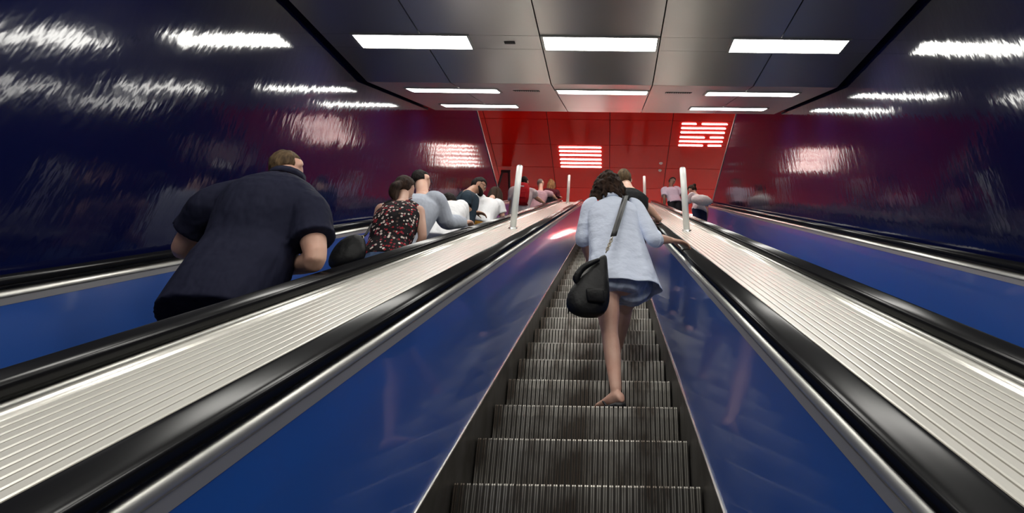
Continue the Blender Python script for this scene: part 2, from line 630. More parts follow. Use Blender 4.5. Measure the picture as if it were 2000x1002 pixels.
# dark A-shaped frame standing in the hall
e = empty('a_shaped_frame', (-3.06, 13.75, ZF), 'dark A-shaped steel frame with dull red pane, standing in the hall', 'frame')
top, half0, half1 = 2.30, .10, .40
for s in (-1, 1):
    MB().tube([(s * half1, 0, 0.0), (s * half0, 0, top)], [.035, .035], seg=8, sub=2, round_ends=False).build('leg', 'frame_dark', e)
MB().box(-half0 - .04, half0 + .04, -.04, .04, top - .02, top + .06).build('top_bar', 'frame_dark', e)
MB().add([(-half1, -.008, .02), (half1, -.008, .02), (half0, -.008, top), (-half0, -.008, top), (-half1, .008, .02), (half1, .008, .02), (half0, .008, top), (-half0, .008, top)],
         [(0, 1, 2, 3), (7, 6, 5, 4), (0, 4, 5, 1), (1, 5, 6, 2), (2, 6, 7, 3), (3, 7, 4, 0)]).build('pane', 'frame_pane', e)
for y in (13.35, 13.75):  # small round white discs on the hall ceiling, unlit
    pt = Vector((1.75 - .17, y, ZC))
    mb = MB()
    mb.rings([[(pt.x + r * math.cos(2 * math.pi * j / 16), pt.y + r * math.sin(2 * math.pi * j / 16), ZC - dz) for j in range(16)] for r, dz in ((.055, .0), (.055, .02), (.035, .04))])
    tag(mb.build('ceiling_fitting', 'post_white', smooth=False), 'small round white fitting on the red ceiling near the far post', 'ceiling fitting', 'small round ceiling fittings')

# ------------------------------------------------------------------ people
mat('skin_light', (0.60, 0.36, 0.27), 0.5, noise=(9, (0.54, 0.29, 0.21), .4, .7, ONE))
mat('skin_tan', (0.40, 0.22, 0.14), 0.5, noise=(9, (0.34, 0.17, 0.11), .4, .7, ONE))
mat('skin_dark', (0.13, 0.07, 0.045), 0.45)
mat('eye_white', (0.75, 0.72, 0.70), 0.25)
mat('lips', (0.40, 0.15, 0.12), 0.5)
HAIRB = (60, .9, .01, (1, 1, .25))
mat('hair_sandy', (0.13, 0.085, 0.045), 0.75, spec=.15, noise=(50, (0.045, 0.028, 0.016), .35, .65, (1, 1, .3)), bump=HAIRB)
mat('hair_brown', (0.045, 0.024, 0.015), 0.75, spec=.15, noise=(40, (0.014, 0.008, 0.006), .35, .65, (1, 1, .35)), bump=HAIRB)
mat('hair_black', (0.012, 0.009, 0.008), 0.75, spec=.15, bump=HAIRB)
mat('hair_blonde', (0.42, 0.24, 0.11), 0.75, spec=.15, noise=(30, (0.16, 0.07, 0.03), .35, .65, (1, 1, .3)), bump=HAIRB)
mat('hair_grey', (0.16, 0.12, 0.11), 0.75, spec=.15, bump=HAIRB)
FOLD = (6, .8, .06, (1, 1, .6))
WEAVE = (1, 1, 1)


def cloth(name, c, r=.8, fold=FOLD, noise=None):
    m = mat(name, c, r, bump=fold, noise=noise)
    m.node_tree.nodes['Principled BSDF'].inputs['Sheen Weight'].default_value = 0.0
    m.node_tree.nodes['Principled BSDF'].inputs['Specular IOR Level'].default_value = .12
    return m


cloth('cloth_navy', (0.010, 0.011, 0.026))
cloth('cloth_dark_trousers', (0.010, 0.010, 0.014))
cloth('cloth_light_blue', (0.68, 0.74, 0.88), fold=(8, .6, .045, (1, 1, 1.5)))
cloth('cloth_denim', (0.46, 0.52, 0.64), noise=(30, (0.34, 0.40, 0.52), .4, .6, ONE))
cloth('cloth_jeans', (0.075, 0.115, 0.21), noise=(25, (0.045, 0.07, 0.14), .4, .6, ONE))
cloth('cloth_grey_blue', (0.40, 0.43, 0.50))
cloth('cloth_white', (0.74, 0.74, 0.76))
cloth('cloth_black', (0.008, 0.008, 0.009))
cloth('cloth_teal', (0.020, 0.032, 0.045))
cloth('cloth_ochre', (0.45, 0.22, 0.035))
cloth('cloth_pale', (0.62, 0.58, 0.62))
cloth('cloth_pink', (0.48, 0.32, 0.37))
cloth('cloth_lavender', (0.46, 0.40, 0.50))
cloth('cloth_red', (0.42, 0.012, 0.02))
cloth('cloth_wine', (0.10, 0.02, 0.03))
cloth('cloth_navy_jeans', (0.02, 0.028, 0.07))
mat('leather_black', (0.006, 0.006, 0.0065), 0.5, spec=.25, bump=(14, .5, .02, ONE))
mat('strap_black', (0.014, 0.014, 0.015), 0.5)
mat('chain_metal', (0.55, 0.48, 0.35), 0.3, 1.0)
mat('sandal', (0.010, 0.009, 0.009), 0.5)
mat('shoe_dark', (0.02, 0.018, 0.018), 0.5)
mat('glasses_frame', (0.01, 0.01, 0.012), 0.3)
# black cloth with small red and white flowers
m = cloth('cloth_floral', (0.012, 0.010, 0.012))
nt = m.node_tree
b = nt.nodes['Principled BSDF']
tc = nt.nodes.new('ShaderNodeTexCoord')
vo = nt.nodes.new('ShaderNodeTexVoronoi')
vo.inputs['Scale'].default_value = 46
nt.links.new(tc.outputs['Object'], vo.inputs['Vector'])
lt = nt.nodes.new('ShaderNodeMath'); lt.operation = 'LESS_THAN'; lt.inputs[1].default_value = .44
nt.links.new(vo.outputs['Distance'], lt.inputs[0])
sp = nt.nodes.new('ShaderNodeSeparateColor')
nt.links.new(vo.outputs['Color'], sp.inputs[0])
cr = nt.nodes.new('ShaderNodeValToRGB')
cr.color_ramp.interpolation = 'CONSTANT'
els = cr.color_ramp.elements
els[0].position, els[0].color = 0, (.012, .010, .012, 1)
els[1].position, els[1].color = .30, (.30, .02, .03, 1)
for p_, c_ in ((.52, (.60, .48, .44, 1)), (.68, (.22, .03, .05, 1)), (.82, (.70, .60, .55, 1)), (.93, (.10, .06, .05, 1))):
    e_ = els.new(p_); e_.color = c_
nt.links.new(sp.outputs[0], cr.inputs[0])
mx = nt.nodes.new('ShaderNodeMix'); mx.data_type = 'RGBA'
mx.inputs[6].default_value = (.012, .010, .012, 1)
nt.links.new(lt.outputs[0], mx.inputs[0])
nt.links.new(cr.outputs[0], mx.inputs[7])
nt.links.new(mx.outputs[2], b.inputs['Base Color'])

# half-width and half-depth along the spine (0 = hips, 1 = base of neck), metres for a 1.75 m figure
TORSO_M = [(-.20, .090, .085), (-.08, .160, .115), (.06, .168, .118), (.25, .155, .108), (.45, .165, .115), (.65, .182, .120), (.80, .180, .108), (.90, .130, .085), (.97, .075, .066), (1.03, .058, .060)]
TORSO_F = [(-.20, .095, .090), (-.08, .170, .120), (.06, .170, .118), (.28, .128, .095), (.45, .138, .105), (.65, .152, .112), (.80, .152, .096), (.90, .110, .078), (.97, .060, .055), (1.03, .047, .050)]


def torso_rings(P, Nk, lat, tab, k, ex=0.0, lo=-.2, hi=1.03, seg=20, bulk=1.0, belly=0.0, hang=False):
    u = Nk - P
    L = u.length
    un = u.normalized()
    fw = lat.cross(un).normalized()
    if fw.dot(FORWARD) < 0:
        fw = -fw
    rings = []
    ts = [lo + (hi - lo) * i / 14 for i in range(15)]
    for t in ts:
        te = max(t, -.07) if hang else t
        for a, b_ in zip(tab, tab[1:]):
            if a[0] - 1e-6 <= te <= b_[0] + 1e-6:
                q = (te - a[0]) / (b_[0] - a[0])
                hw, hd = a[1] + (b_[1] - a[1]) * q, a[2] + (b_[2] - a[2]) * q
                break
        hw, hd = hw * k * bulk + ex, hd * k * bulk + ex
        c = P + u * t + fw * (.012 * math.sin(math.pi * max(0, min(1, t))) * -k + belly * math.exp(-((t - .2) / .25) ** 2))
        ring = []
        for j in range(seg):
            a = 2 * math.pi * j / seg
            cc, ss = math.cos(a), math.sin(a)
            ring.append(c + lat * hw * math.copysign(abs(cc) ** .85, cc) + fw * hd * math.copysign(abs(ss) ** .85, ss))
        rings.append(ring)
    return rings, fw, un


def head_mesh(mb, c, fw, up, k):
    """head with brow, sockets, nose, lips, chin and ears about centre c"""
    rt = fw.cross(up).normalized()
    nu, nv = 32, 22
    rr = []
    for i in range(nv + 1):
        th = math.pi * (.012 + .976 * i / nv)
        ring = []
        for j in range(nu):
            ph = 2 * math.pi * j / nu
            x, y, z = math.sin(th) * math.sin(ph), math.sin(th) * math.cos(ph), math.cos(th)
            X, Y, Z = .073 * x, .094 * y, .116 * z
            if z < 0:
                X *= 1 - .30 * (-z) ** 1.3
                Y *= 1 - .16 * (-z) ** 1.6
                if y < 0: Y *= 1 - .22 * (-z)
            if y > .2:
                Y -= .008 * (y - .2) * (1 if abs(x) < .6 else .5)
                g = lambda cx, cz, sx, sz: math.exp(-((x - cx) / sx) ** 2 - ((z - cz) / sz) ** 2)
                Y += .026 * g(0, -.20, .13, .16) + .014 * g(0, -.04, .09, .20) + .006 * g(0, .16, .5, .07)
                Y -= .011 * (g(.40, .02, .17, .12) + g(-.40, .02, .17, .12))
                Y += .006 * g(0, -.50, .28, .09) + .009 * g(0, -.80, .30, .12)
            ring.append(c + k * (rt * X + fw * Y + up * Z))
        rr.append(ring)
    mb.rings(rr)
    for s in (-1, 1):
        mb.ellipsoid(c + k * (rt * s * .076 - fw * .008 - up * .008), k * (rt * s * .010 - fw * .004), k * (fw * .019 + rt * s * .008), k * up * .031, 10, 7)
    return rt


def hand_mesh(mb, wrist, d, pn, side, k, curl=(25, 35, 25), spread=.06):
    """palm and five fingers; d along the hand, pn out of the palm, side = direction of the thumb edge"""
    d = d.normalized()
    pn = (pn - d * pn.dot(d)).normalized()
    th = d.cross(pn).normalized() * side
    rr = []
    for t, hw, ht in ((-.02, .024, .020), (.0, .026, .020), (.03, .034, .017), (.06, .041, .016), (.088, .040, .014), (.098, .034, .010)):
        c = wrist + d * t * k
        rr.append([c + k * (th * hw * math.cos(2 * math.pi * j / 14) + pn * ht * math.sin(2 * math.pi * j / 14)) for j in range(14)])
    mb.rings(rr)
    for off, ln, rad in ((.0295, .92, .0088), (.0100, 1.0, .0090), (-.0100, .93, .0086), (-.0290, .75, .0078)):
        p = wrist + k * (d * (.078) + th * off)
        pts, rs = [p], [rad * k * 1.05]
        dd = (d + th * off * spread * 25 * .1).normalized()
        ang = 0
        q = p + dd * k * .018
        for seg, a in zip((.042, .027, .021), curl):
            ang += a
            v = dd * math.cos(R(ang)) + pn * math.sin(R(ang))
            q = q + v * seg * ln * k
            pts.append(q)
            rs.append(rad * k * (1, .93, .80)[len(pts) - 2])
        mb.tube(pts, rs, seg=8, sub=2)
    p = wrist + k * (d * .022 + th * .022)
    v1 = (d * .62 + th * .72 + pn * .25).normalized()
    v2 = (d * .85 + th * .30 + pn * .40).normalized()
    mb.tube([p, p + v1 * .040 * k, p + v1 * .040 * k + v2 * .030 * k, p + v1 * .04 * k + v2 * .052 * k], [.0125 * k, .0115 * k, .010 * k, .008 * k], seg=8, sub=2)


def foot_mesh(mb, ankle, d, zf, k, ex=0.0):
    """foot on the ground level zf pointing along d"""
    d = Vector((d.x, d.y, 0)).normalized()
    s = Vector((-d.y, d.x, 0))
    rr = []
    for t, hw, h in ((-.065, .020, .035), (-.05, .030, .060), (.0, .033, .085), (.05, .038, .068), (.10, .045, .048), (.15, .046, .036), (.185, .036, .028), (.20, .018, .020)):
        c = Vector((ankle.x, ankle.y, zf)) + d * t * k
        hw, h = hw * k + ex, h * k + ex
        rr.append([c + s * hw * math.cos(a) * (1 if math.sin(a) > -.5 else .85) + Vector((0, 0, h * (.5 + .5 * math.sin(a)))) for a in [2 * math.pi * j / 12 for j in range(12)]])
    mb.rings(rr)


def hair_cap(mb, c, fw, up, k, ex=.012, front=.40, nape=-.45, noise_amp=.004, seed=0, ears=True):
    rt = fw.cross(up).normalized()
    nu, nv = 36, 24
    rr = []
    for i in range(nv + 1):
        th = math.pi * (.012 + .976 * i / nv)
        ring = []
        for j in range(nu):
            ph = 2 * math.pi * j / nu
            x, y, z = math.sin(th) * math.sin(ph), math.sin(th) * math.cos(ph), math.cos(th)
            line = front if y > .3 else (nape if y < -.2 else nape + (front - nape) * (y + .2) / .5)
            if ears and abs(x) > .75 and -.45 < y < .3: line = max(line, .12)
            e = ex if z > line + .06 else (-.02 if z < line - .06 else -.02 + (ex + .02) * (z - line + .06) / .12)
            if e > 0:
                e += noise_amp * mnoise.noise(Vector((x * 7 + seed, y * 7, z * 7))) * 2
            X, Y, Z = (.073 + e) * x, (.094 + e) * y, (.116 + e) * z
            if z < 0:
                X *= 1 - .30 * (-z) ** 1.3
                Y *= 1 - .16 * (-z) ** 1.6
                if y < 0: Y *= 1 - .22 * (-z)
            ring.append(c + k * (rt * X + fw * Y + up * Z))
        rr.append(ring)
    mb.rings(rr)


FORWARD = Vector((0, 1, 0))


def tread(y):
    return math.floor(y / .4 + 1e-6) * .4 * T30 if y < 12.4 else ZF


def mid(a, b_, off, t=.5):
    return a.lerp(b_, t) + Vector(off)


class Person:
    """figure from world joints; every joint is a Vector"""
    def __init__(s, label, neck, pelvis, head, look=(0, 1, 0), H=1.75, female=False, lat=None, bulk=1.0, sh=None, shw=None,
                 armL=None, armR=None, legL=None, legR=None, skin='skin_light', vox=.009, belly=0.0, name='person', headup=None, armb=1.0, hands=True, curl=(18, 25, 20)):
        s.k = k = H / 1.75
        s.vox = vox
        s.neck, s.pelvis = Vector(neck), Vector(pelvis)
        s.head = Vector(head)
        s.look = Vector(look).normalized()
        s.female, s.bulk, s.belly = female, bulk, belly
        s.tab = TORSO_F if female else TORSO_M
        s.lat = Vector(lat if lat else (1, 0, 0)).normalized()
        un = (s.neck - s.pelvis).normalized()
        s.lat = (s.lat - un * s.lat.dot(un)).normalized()
        s.un = un
        shw = (shw or (.165 if female else .195)) * k
        s.sh = sh or (s.neck - un * .055 * k - s.lat * shw, s.neck - un * .055 * k + s.lat * shw)
        s.sh = [Vector(p) for p in s.sh]
        s.arms = [armL, armR]
        s.legs = [legL, legR]
        zf = tread(s.pelvis.y - .02)
        s.root = empty(name, (s.pelvis.x, s.pelvis.y, zf), label, 'person', 'riders on the escalators')
        s.org = Vector(s.root.location)
        mb = s.mb = MB()
        rings, s.fw, _ = torso_rings(s.pelvis, s.neck, s.lat, s.tab, k, bulk=bulk, belly=belly)
        mb.rings(rings)
        up = Vector(headup) if headup else (s.head - s.neck).normalized()
        up = (up - s.look * up.dot(s.look)).normalized()
        s.hup = up
        nr = (.046 if female else .055) * k
        mb.tube([s.neck - un * .03 * k, s.neck + (s.head - s.neck) * .35, s.head - up * .05 * k - s.look * .018 * k], [nr * 1.25, nr, nr], seg=14, sub=3)
        head_mesh(mb, s.head, s.look, up, k)
        ra = [r * k * (.86 if female else 1.0) * armb for r in (.060, .052, .041, .043, .027)]
        s.ra = ra
        for i in (0, 1):
            a = s.arms[i]
            if a is None:
                sg = -1 if i == 0 else 1
                e_ = s.sh[i] + s.lat * sg * .06 * k - un * .28 * k - s.fw * .02
                a = s.arms[i] = (e_, e_ - Vector((0, 0, 1)) * .24 * k + s.fw * .06 * k)
            s.arms[i] = a = [Vector(a[0]), Vector(a[1])] + list(a[2:])
            e_, h_ = a[0], a[1]
            mb.tube([s.sh[i] - un * .005, s.sh[i].lerp(e_, .45), e_, e_.lerp(h_, .35), h_], ra, seg=14, sub=4)
            d = (h_ - e_).normalized()
            hd = Vector(a[2]) if len(a) > 2 else d
            pn = Vector(a[3]) if len(a) > 3 else Vector((0, 0, -1)) if abs(d.z) < .75 else (s.lat * (1 if i == 0 else -1))
            sd = 1 if d.cross(pn).dot((s.lat if i == 0 else -s.lat) + s.fw * .6) > 0 else -1
            if hands:
                hand_mesh(mb, h_, hd, pn, sd, k * (.92 if female else 1.0), curl)
        rl = [r * k * (.97 if female else 1.0) for r in (.092, .080, .056, .056, .036)]
        s.rl = rl
        s.hips = [s.pelvis - s.lat * .09 * k - un * .02 * k, s.pelvis + s.lat * .09 * k - un * .02 * k]
        for i in (0, 1):
            lg = s.legs[i]
            if lg is None:
                kk = min(30, round((s.pelvis.y - .13) / .4))
                x0 = SP * round(s.pelvis.x / SP)
                fx = min(max(s.hips[i].x, x0 - .40), x0 + .40)
                ft = Vector((fx, kk * .4 + (.125 if i else .10), kk * .4 * T30 + .085 * k + .010))
                if i and ft.x - s.legs[0][1].x < .13:
                    ft.x = s.legs[0][1].x + .13
                    if ft.x > x0 + .42: ft.x = x0 + .42
                lg = (s.hips[i].lerp(ft, .5) + Vector((0, .03, 0)), ft, Vector((0.05 if i else -.10, 1, 0)))
            s.legs[i] = lg = [Vector(lg[0]), Vector(lg[1]), Vector(lg[2])]
            kn, an = lg[0], lg[1]
            mb.tube([s.hips[i], s.hips[i].lerp(kn, .5), kn, kn.lerp(an, .3) - s.fw * .012, an], rl, seg=14, sub=4)
            foot_mesh(mb, an, lg[2], an.z - .085 * k, k)
        s.skin = skin

    def local(s, mb):
        mb.v = [tuple(Vector(p) - s.org) for p in mb.v]
        return mb

    def part(s, mb, name, matn, vox=None, sm=4, label=None, parent=None):
        o = s.local(mb).build(name, matn, parent or s.root, smooth=True, remesh=vox, smoothit=sm if vox else 0)
        if label: o['label'] = label
        return o

    def finish(s):
        s.body = s.part(s.mb, 'body', s.skin, s.vox, 2)
        rt = s.look.cross(s.hup).normalized()
        k = s.k
        for sg in (-1, 1):
            mb = MB()
            mb.ellipsoid(s.head + k * (rt * sg * .029 + s.look * .0735 + s.hup * .002), rt * .011 * k, s.look * .011 * k, s.hup * .009 * k, 10, 7)
            ey = s.part(mb, 'eye', 'eye_white')
            mb = MB()
            mb.ellipsoid(s.head + k * (rt * sg * .029 + s.look * .0835 + s.hup * .002), rt * .005 * k, s.look * .003 * k, s.hup * .005 * k, 8, 5)
            s.part(mb, 'iris', 'hair_black', parent=ey)
        mb = MB()
        mb.ellipsoid(s.head + k * (s.look * .0865 - s.hup * .058), rt * .022 * k, s.look * .006 * k, s.hup * .006 * k, 10, 6)
        s.part(mb, 'lips', 'lips')
        return s

    def shirt(s, matn, sleeve='short', lo=-.16, ex=.014, name='shirt', loose=0.0, hi=.955, label=None, fl=1.0, cut=.72):
        mb = MB()
        rings, _, _ = torso_rings(s.pelvis, s.neck, s.lat, s.tab, s.k, ex=ex, lo=lo, hi=hi, bulk=s.bulk, belly=s.belly, hang=True)
        if loose:
            n = len(rings)
            for i, rg in enumerate(rings):
                q = max(0, 1 - i / (n * .75))
                c = sum((Vector(p) for p in rg), Vector()) / len(rg)
                rings[i] = [c + (p - c) * (1 + loose * q + .03 * q * math.sin(5 * j * 2 * math.pi / len(rg))) for j, p in enumerate(rg)]
        mb.rings(rings)
        for i in (0, 1):
            e_, h_ = s.arms[i][0], s.arms[i][1]
            shd = s.sh[i]
            r = [x + ex for x in s.ra]
            if sleeve == 'none':
                mb.tube([s.neck.lerp(shd, .35), s.neck.lerp(shd, .80)], [r[0] * .95, r[0] * .80], seg=14, sub=3)
                continue
            inner = s.neck.lerp(shd, .5)
            if sleeve == 'short':
                q = shd.lerp(e_, cut)
                mb.tube([inner, shd, shd.lerp(e_, .4), q], [r[0] * .95, r[0] * 1.05, r[1] * 1.14 * fl, r[1] * 1.20 * fl], seg=16, sub=4, round_ends=False)
            elif sleeve == 'long':
                mb.tube([inner, shd, shd.lerp(e_, .5), e_, e_.lerp(h_, .5), e_.lerp(h_, .93)], [r[0] * .95, r[0] * 1.05, r[1] * 1.12, r[2] * 1.25, r[3] * 1.08, r[4] * 1.05], seg=16, sub=4, round_ends=False)
            elif sleeve == 'elbow':
                mb.tube([inner, shd, shd.lerp(e_, .5), e_, e_.lerp(h_, .22)], [r[0] * .95, r[0] * 1.05, r[1] * 1.15, r[2] * 1.30, r[3] * 1.25], seg=16, sub=4, round_ends=False)
        s.shirt_o = s.part(mb, name, matn, s.vox * 1.1, 5, label)
        return s

    def trousers(s, matn, length=1.0, ex=.012, name='trousers', label=None):
        mb = MB()
        rings, _, _ = torso_rings(s.pelvis, s.neck, s.lat, s.tab, s.k, ex=ex * .8, lo=-.2, hi=.12, bulk=s.bulk, belly=s.belly)
        mb.rings(rings)
        for i in (0, 1):
            kn, an, _d = s.legs[i]
            hp = s.hips[i]
            r = [x + ex for x in s.rl]
            if length >= 1:
                mb.tube([hp, hp.lerp(kn, .5), kn, kn.lerp(an, .4), kn.lerp(an, .93)], [r[0], r[1], r[2] * 1.05, r[3], r[4] * 1.25], seg=16, sub=4, round_ends=False)
            else:
                mb.tube([hp, hp.lerp(kn, length)], [r[0] * 1.14, r[1] * 1.16], seg=16, sub=4, round_ends=False)
        s.part(mb, name, matn, s.vox * 1.2, 4, label)
        return s

    def shoes(s, matn='shoe_dark'):
        for i in (0, 1):
            mb = MB()
            an = s.legs[i][1]
            foot_mesh(mb, an, s.legs[i][2], an.z - .085 * s.k, s.k * 1.02, ex=.006)
            s.part(mb, 'shoe', matn)
        return s

    def hair(s, matn, kind='short', seed=1, label=None):
        mb = MB()
        c, fw, up, k = s.head, s.look, s.hup, s.k
        rt = fw.cross(up).normalized()
        rnd = random.Random(seed)
        if kind == 'short':
            hair_cap(mb, c, fw, up, k, .011, .42, -.42, .004, seed)
        elif kind == 'buzz':
            hair_cap(mb, c, fw, up, k, .005, .50, -.42, .001, seed)
        elif kind == 'mop':
            hair_cap(mb, c, fw, up, k, .020, .30, -.62, .006, seed, ears=False)
        elif kind in ('ponytail', 'bun'):
            hair_cap(mb, c, fw, up, k, .018, .42, -.72 if kind == 'ponytail' else -.45, .004, seed, ears=False)
            if kind == 'bun':
                mb.ellipsoid(c - fw * .10 * k + up * .075 * k, rt * .045 * k, fw * .042 * k, up * .042 * k)
            else:
                b0 = c - fw * .098 * k - up * .045 * k
                mb.ellipsoid(b0, rt * .036 * k, fw * .028 * k, up * .034 * k)
                mb.tube([b0, b0 - fw * .020 * k - up * .05 * k - rt * .012 * k, b0 - fw * .012 * k - up * .10 * k - rt * .030 * k, b0 + fw * .005 * k - up * .19 * k - rt * .020 * k],
                        [.036 * k, .048 * k, .044 * k, .016 * k], seg=12, sub=4)
        elif kind in ('curly', 'long', 'wavy'):
            hair_cap(mb, c, fw, up, k, .036 if kind == 'curly' else .018, .36, -.75, .012 if kind == 'curly' else .005, seed, ears=False)
            n, ln, rad = {'curly': (150, .115, .015), 'long': (80, .33, .018), 'wavy': (80, .27, .016)}[kind]
            for q in range(n):
                a = R(rnd.uniform(62, 298))
                h = rnd.uniform(-.25, .85) if kind == 'curly' else rnd.uniform(-.1, .5)
                rr_ = math.sqrt(max(0, 1 - h * h))
                p = c + k * (rt * .086 * rr_ * math.sin(a) + fw * .104 * rr_ * math.cos(a) + up * .120 * h)
                out_ = (rt * math.sin(a) + fw * math.cos(a)).normalized()
                if kind == 'curly':
                    L = ln * rnd.uniform(.6, 1.15) * (1 - .35 * max(h, 0))
                    pts = [p]
                    ph = rnd.uniform(0, 6.28)
                    for t in range(1, 6):
                        f_ = t / 5
                        w1 = rt * math.cos(ph + f_ * 8) + fw * math.sin(ph + f_ * 8)
                        pts.append(p + k * (out_ * (.048 * f_) * (1 if rr_ > .3 else .3) - Vector((0, 0, 1)) * L * f_ + w1 * .011))
                    mb.tube(pts, [rad * k * .8, rad * k, rad * k * 1.1, rad * k, rad * k * .8, rad * k * .4], seg=6, sub=2)
                else:
                    L = ln * rnd.uniform(.75, 1.1)
                    pts = [p]
                    ph = rnd.uniform(0, 6.28)
                    for t in range(1, 5):
                        f_ = t / 4
                        wv = .012 * math.sin(ph + f_ * 9) if kind == 'wavy' else 0
                        pts.append(p + k * (out_ * (.020 * math.sin(f_ * 2.4) + wv) - Vector((0, 0, 1)) * L * f_ - fw * .01 * f_))
                    mb.tube(pts, [rad * k * .8, rad * k, rad * k, rad * k * .8, rad * k * .35], seg=6, sub=2)
        s.hair_o = s.part(mb, 'hair', matn, s.vox * .62 if kind in ('curly',) else s.vox * .8, 1, label)
        return s


def V(*a):
    return Vector(a)


def rail_top(x, y, up=.0):
    """point on top of a handrail at lateral x, world y"""
    return V(x, y, y * T30 + .765 / math.cos(INC) + up)


# --- woman in the light blue shirt on the central escalator
zf2 = 2 * .4 * T30
zf4 = 4 * .4 * T30
an_l = V(px(1203, 770, .885).x, .885, zf2 + .108)
wh = rail_top(.635, 1.06, .060)
W = Person('person in loose light blue shirt and denim shorts climbing the central steps', px(1196, 392, 1.06), px(1209, 545, .99), px(1188, 371, 1.12),
           look=(-.25, 1, .05), H=1.66, female=True, lat=(1, .12, 0), vox=.0075,
           armL=(px(1139, 462, 1.08), px(1150, 505, 1.28), (.1, .8, -.4)),
           armR=(px(1277, 466, 1.00), wh - V(.10, -.01, -.01), (1, .15, -.12), (0, .2, -1)),
           legL=(px(1191, 652, .96), an_l, (-.55, .8, 0)),
           legR=(px(1222, 600, 1.42), V(.17, 1.72, zf4 + .085), (.1, 1, 0)), curl=(20, 30, 25))
W.finish()
W.trousers('cloth_denim', .27, .034, 'shorts', 'frayed pale denim shorts')
W.hair('hair_brown', 'curly', 5, 'dark brown curly chin-length hair')
# loose shirt: open-bottomed flared body and rolled sleeves
mb = MB()
neckp, pel, fwd, latv = W.neck, W.pelvis, W.fw, W.lat
prof = [(1.00, .070, .062, 0), (.965, .10, .078, 0), (.93, .150, .090, 0), (.88, .196, .104, 0), (.80, .200, .120, 0), (.66, .192, .130, .002), (.50, .192, .137, .004), (.32, .205, .148, .008),
        (.14, .225, .160, .013), (-.02, .246, .172, .018), (-.13, .262, .180, .022)]
rr = []
for t, hw, hd, am in prof:
    c = pel.lerp(neckp, t) + (latv * .018 if t < .4 else V(0, 0, 0))
    ring = []
    for j in range(64):
        a = 2 * math.pi * j / 64
        w_ = 1 + am * 2.0 * math.sin(7 * a + 1) + am * 1.2 * math.sin(11 * a)
        p = c + latv * hw * W.k * w_ * math.cos(a) + fwd * hd * W.k * w_ * math.sin(a)
        if t < 0:
            p.z += .018 * math.cos(a) * -1 + .02 * math.cos(2 * a)
        ring.append(p)
    rr.append(ring)
mb.rings(rr, caps=False)
for i in (0, 1):
    e_, h_ = W.arms[i][0], W.arms[i][1]
    mb.tube([W.neck.lerp(W.sh[i], .75), W.sh[i] + V(0, 0, -.005), W.sh[i].lerp(e_, .5), e_, e_.lerp(h_, .16)], [.055, .062, .057, .054, .054], seg=20, sub=4, round_ends=False)
W.local(mb)
W.shirt_o = o = mb.build('shirt', 'cloth_light_blue', W.root, smooth=True, solid=.004)
ss = o.modifiers.new('sub', 'SUBSURF'); ss.levels = ss.render_levels = 1
for i in (0, 1):
    e_, h_ = W.arms[i][0], W.arms[i][1]
    a_, b_ = e_.lerp(h_, .08), e_.lerp(h_, .20)
    mb = MB()
    mb.tube([a_, a_.lerp(b_, .5), b_], [.056, .060, .056], seg=20, sub=3, round_ends=False)
    W.part(mb, 'rolled_cuff', 'cloth_light_blue', parent=W.shirt_o)
mb = MB()
cpts = [neckp + W.un * .012 + (latv * math.cos(a) * .072 + fwd * math.sin(a) * .062) for a in [2 * math.pi * j / 14 for j in range(15)]]
mb.tube(cpts, [.014] * 15, seg=8, sub=2)
W.part(mb, 'collar', 'cloth_light_blue', parent=W.shirt_o)
for i in (0, 1):
    an, dd = W.legs[i][1], W.legs[i][2]
    d_ = V(dd.x, dd.y, 0).normalized(); s_ = V(-d_.y, d_.x, 0)
    z0 = an.z - (.108 if i == 0 else .085)
    mb = MB()
    c0 = V(an.x, an.y, z0 + .003)
    rr = []
    for t, hw in ((-.068, .018), (-.05, .034), (0, .036), (.06, .040), (.12, .048), (.17, .046), (.205, .024)):
        c = c0 + d_ * t
        rr.append([c + s_ * hw, c - s_ * hw, c - s_ * hw + V(0, 0, .022), c + s_ * hw + V(0, 0, .022)])
    mb.rings(rr)
    so = W.part(mb, 'sandal', 'sandal')
    mb = MB()
    tp = c0 + d_ * .13 + V(0, 0, .045)
    for sg in (-1, 1):
        mb.tube([tp, c0 + d_ * .09 + s_ * sg * .030 + V(0, 0, .055), c0 + d_ * .03 + s_ * sg * .043 + V(0, 0, .018)], [.006] * 3, seg=8, sub=3)
    W.part(mb, 'strap', 'sandal', parent=so)

# --- her shoulder bag
bc = px(1152, 560, .74)
bag = empty('shoulder_bag', bc, 'slouchy black leather shoulder bag with chain, worn over the loose light blue shirt', 'bag')


def bag_part(mb, name, matn, **kw):
    mb.v = [tuple(Vector(p) - bc) for p in mb.v]
    return mb.build(name, matn, bag, smooth=True, **kw)


topp = px(1184, 492, .73)
lo_l, lo_r = px(1118, 612, .72), px(1183, 612, .72)
axis = [(px(1181, 497, .73), .012, .022), (px(1172, 515, .73), .045, .045), (px(1161, 540, .73), .085, .065), (px(1153, 565, .73), .118, .078), (px(1148, 588, .73), .132, .084), (px(1146, 606, .73), .118, .078), (px(1148, 617, .73), .080, .055), (px(1149, 621, .73), .03, .03)]
mb = MB()
rr = []
for c, hw, hd in axis:
    ring = []
    for j in range(28):
        a = 2 * math.pi * j / 28
        n_ = 1 + .05 * mnoise.noise(c * 9 + V(math.cos(a), math.sin(a), 0) * 1.3)
        ca, sa = math.cos(a), math.sin(a)
        ring.append(c + V(1, .1, 0) * hw * n_ * math.copysign(abs(ca) ** .8, ca) + V(-.1, 1, .25) * hd * n_ * math.copysign(abs(sa) ** .8, sa))
    rr.append(ring)
mb.rings(rr)
o = bag_part(mb, 'pouch', 'leather_black')
ss = o.modifiers.new('sub', 'SUBSURF'); ss.levels = ss.render_levels = 1
mb = MB()
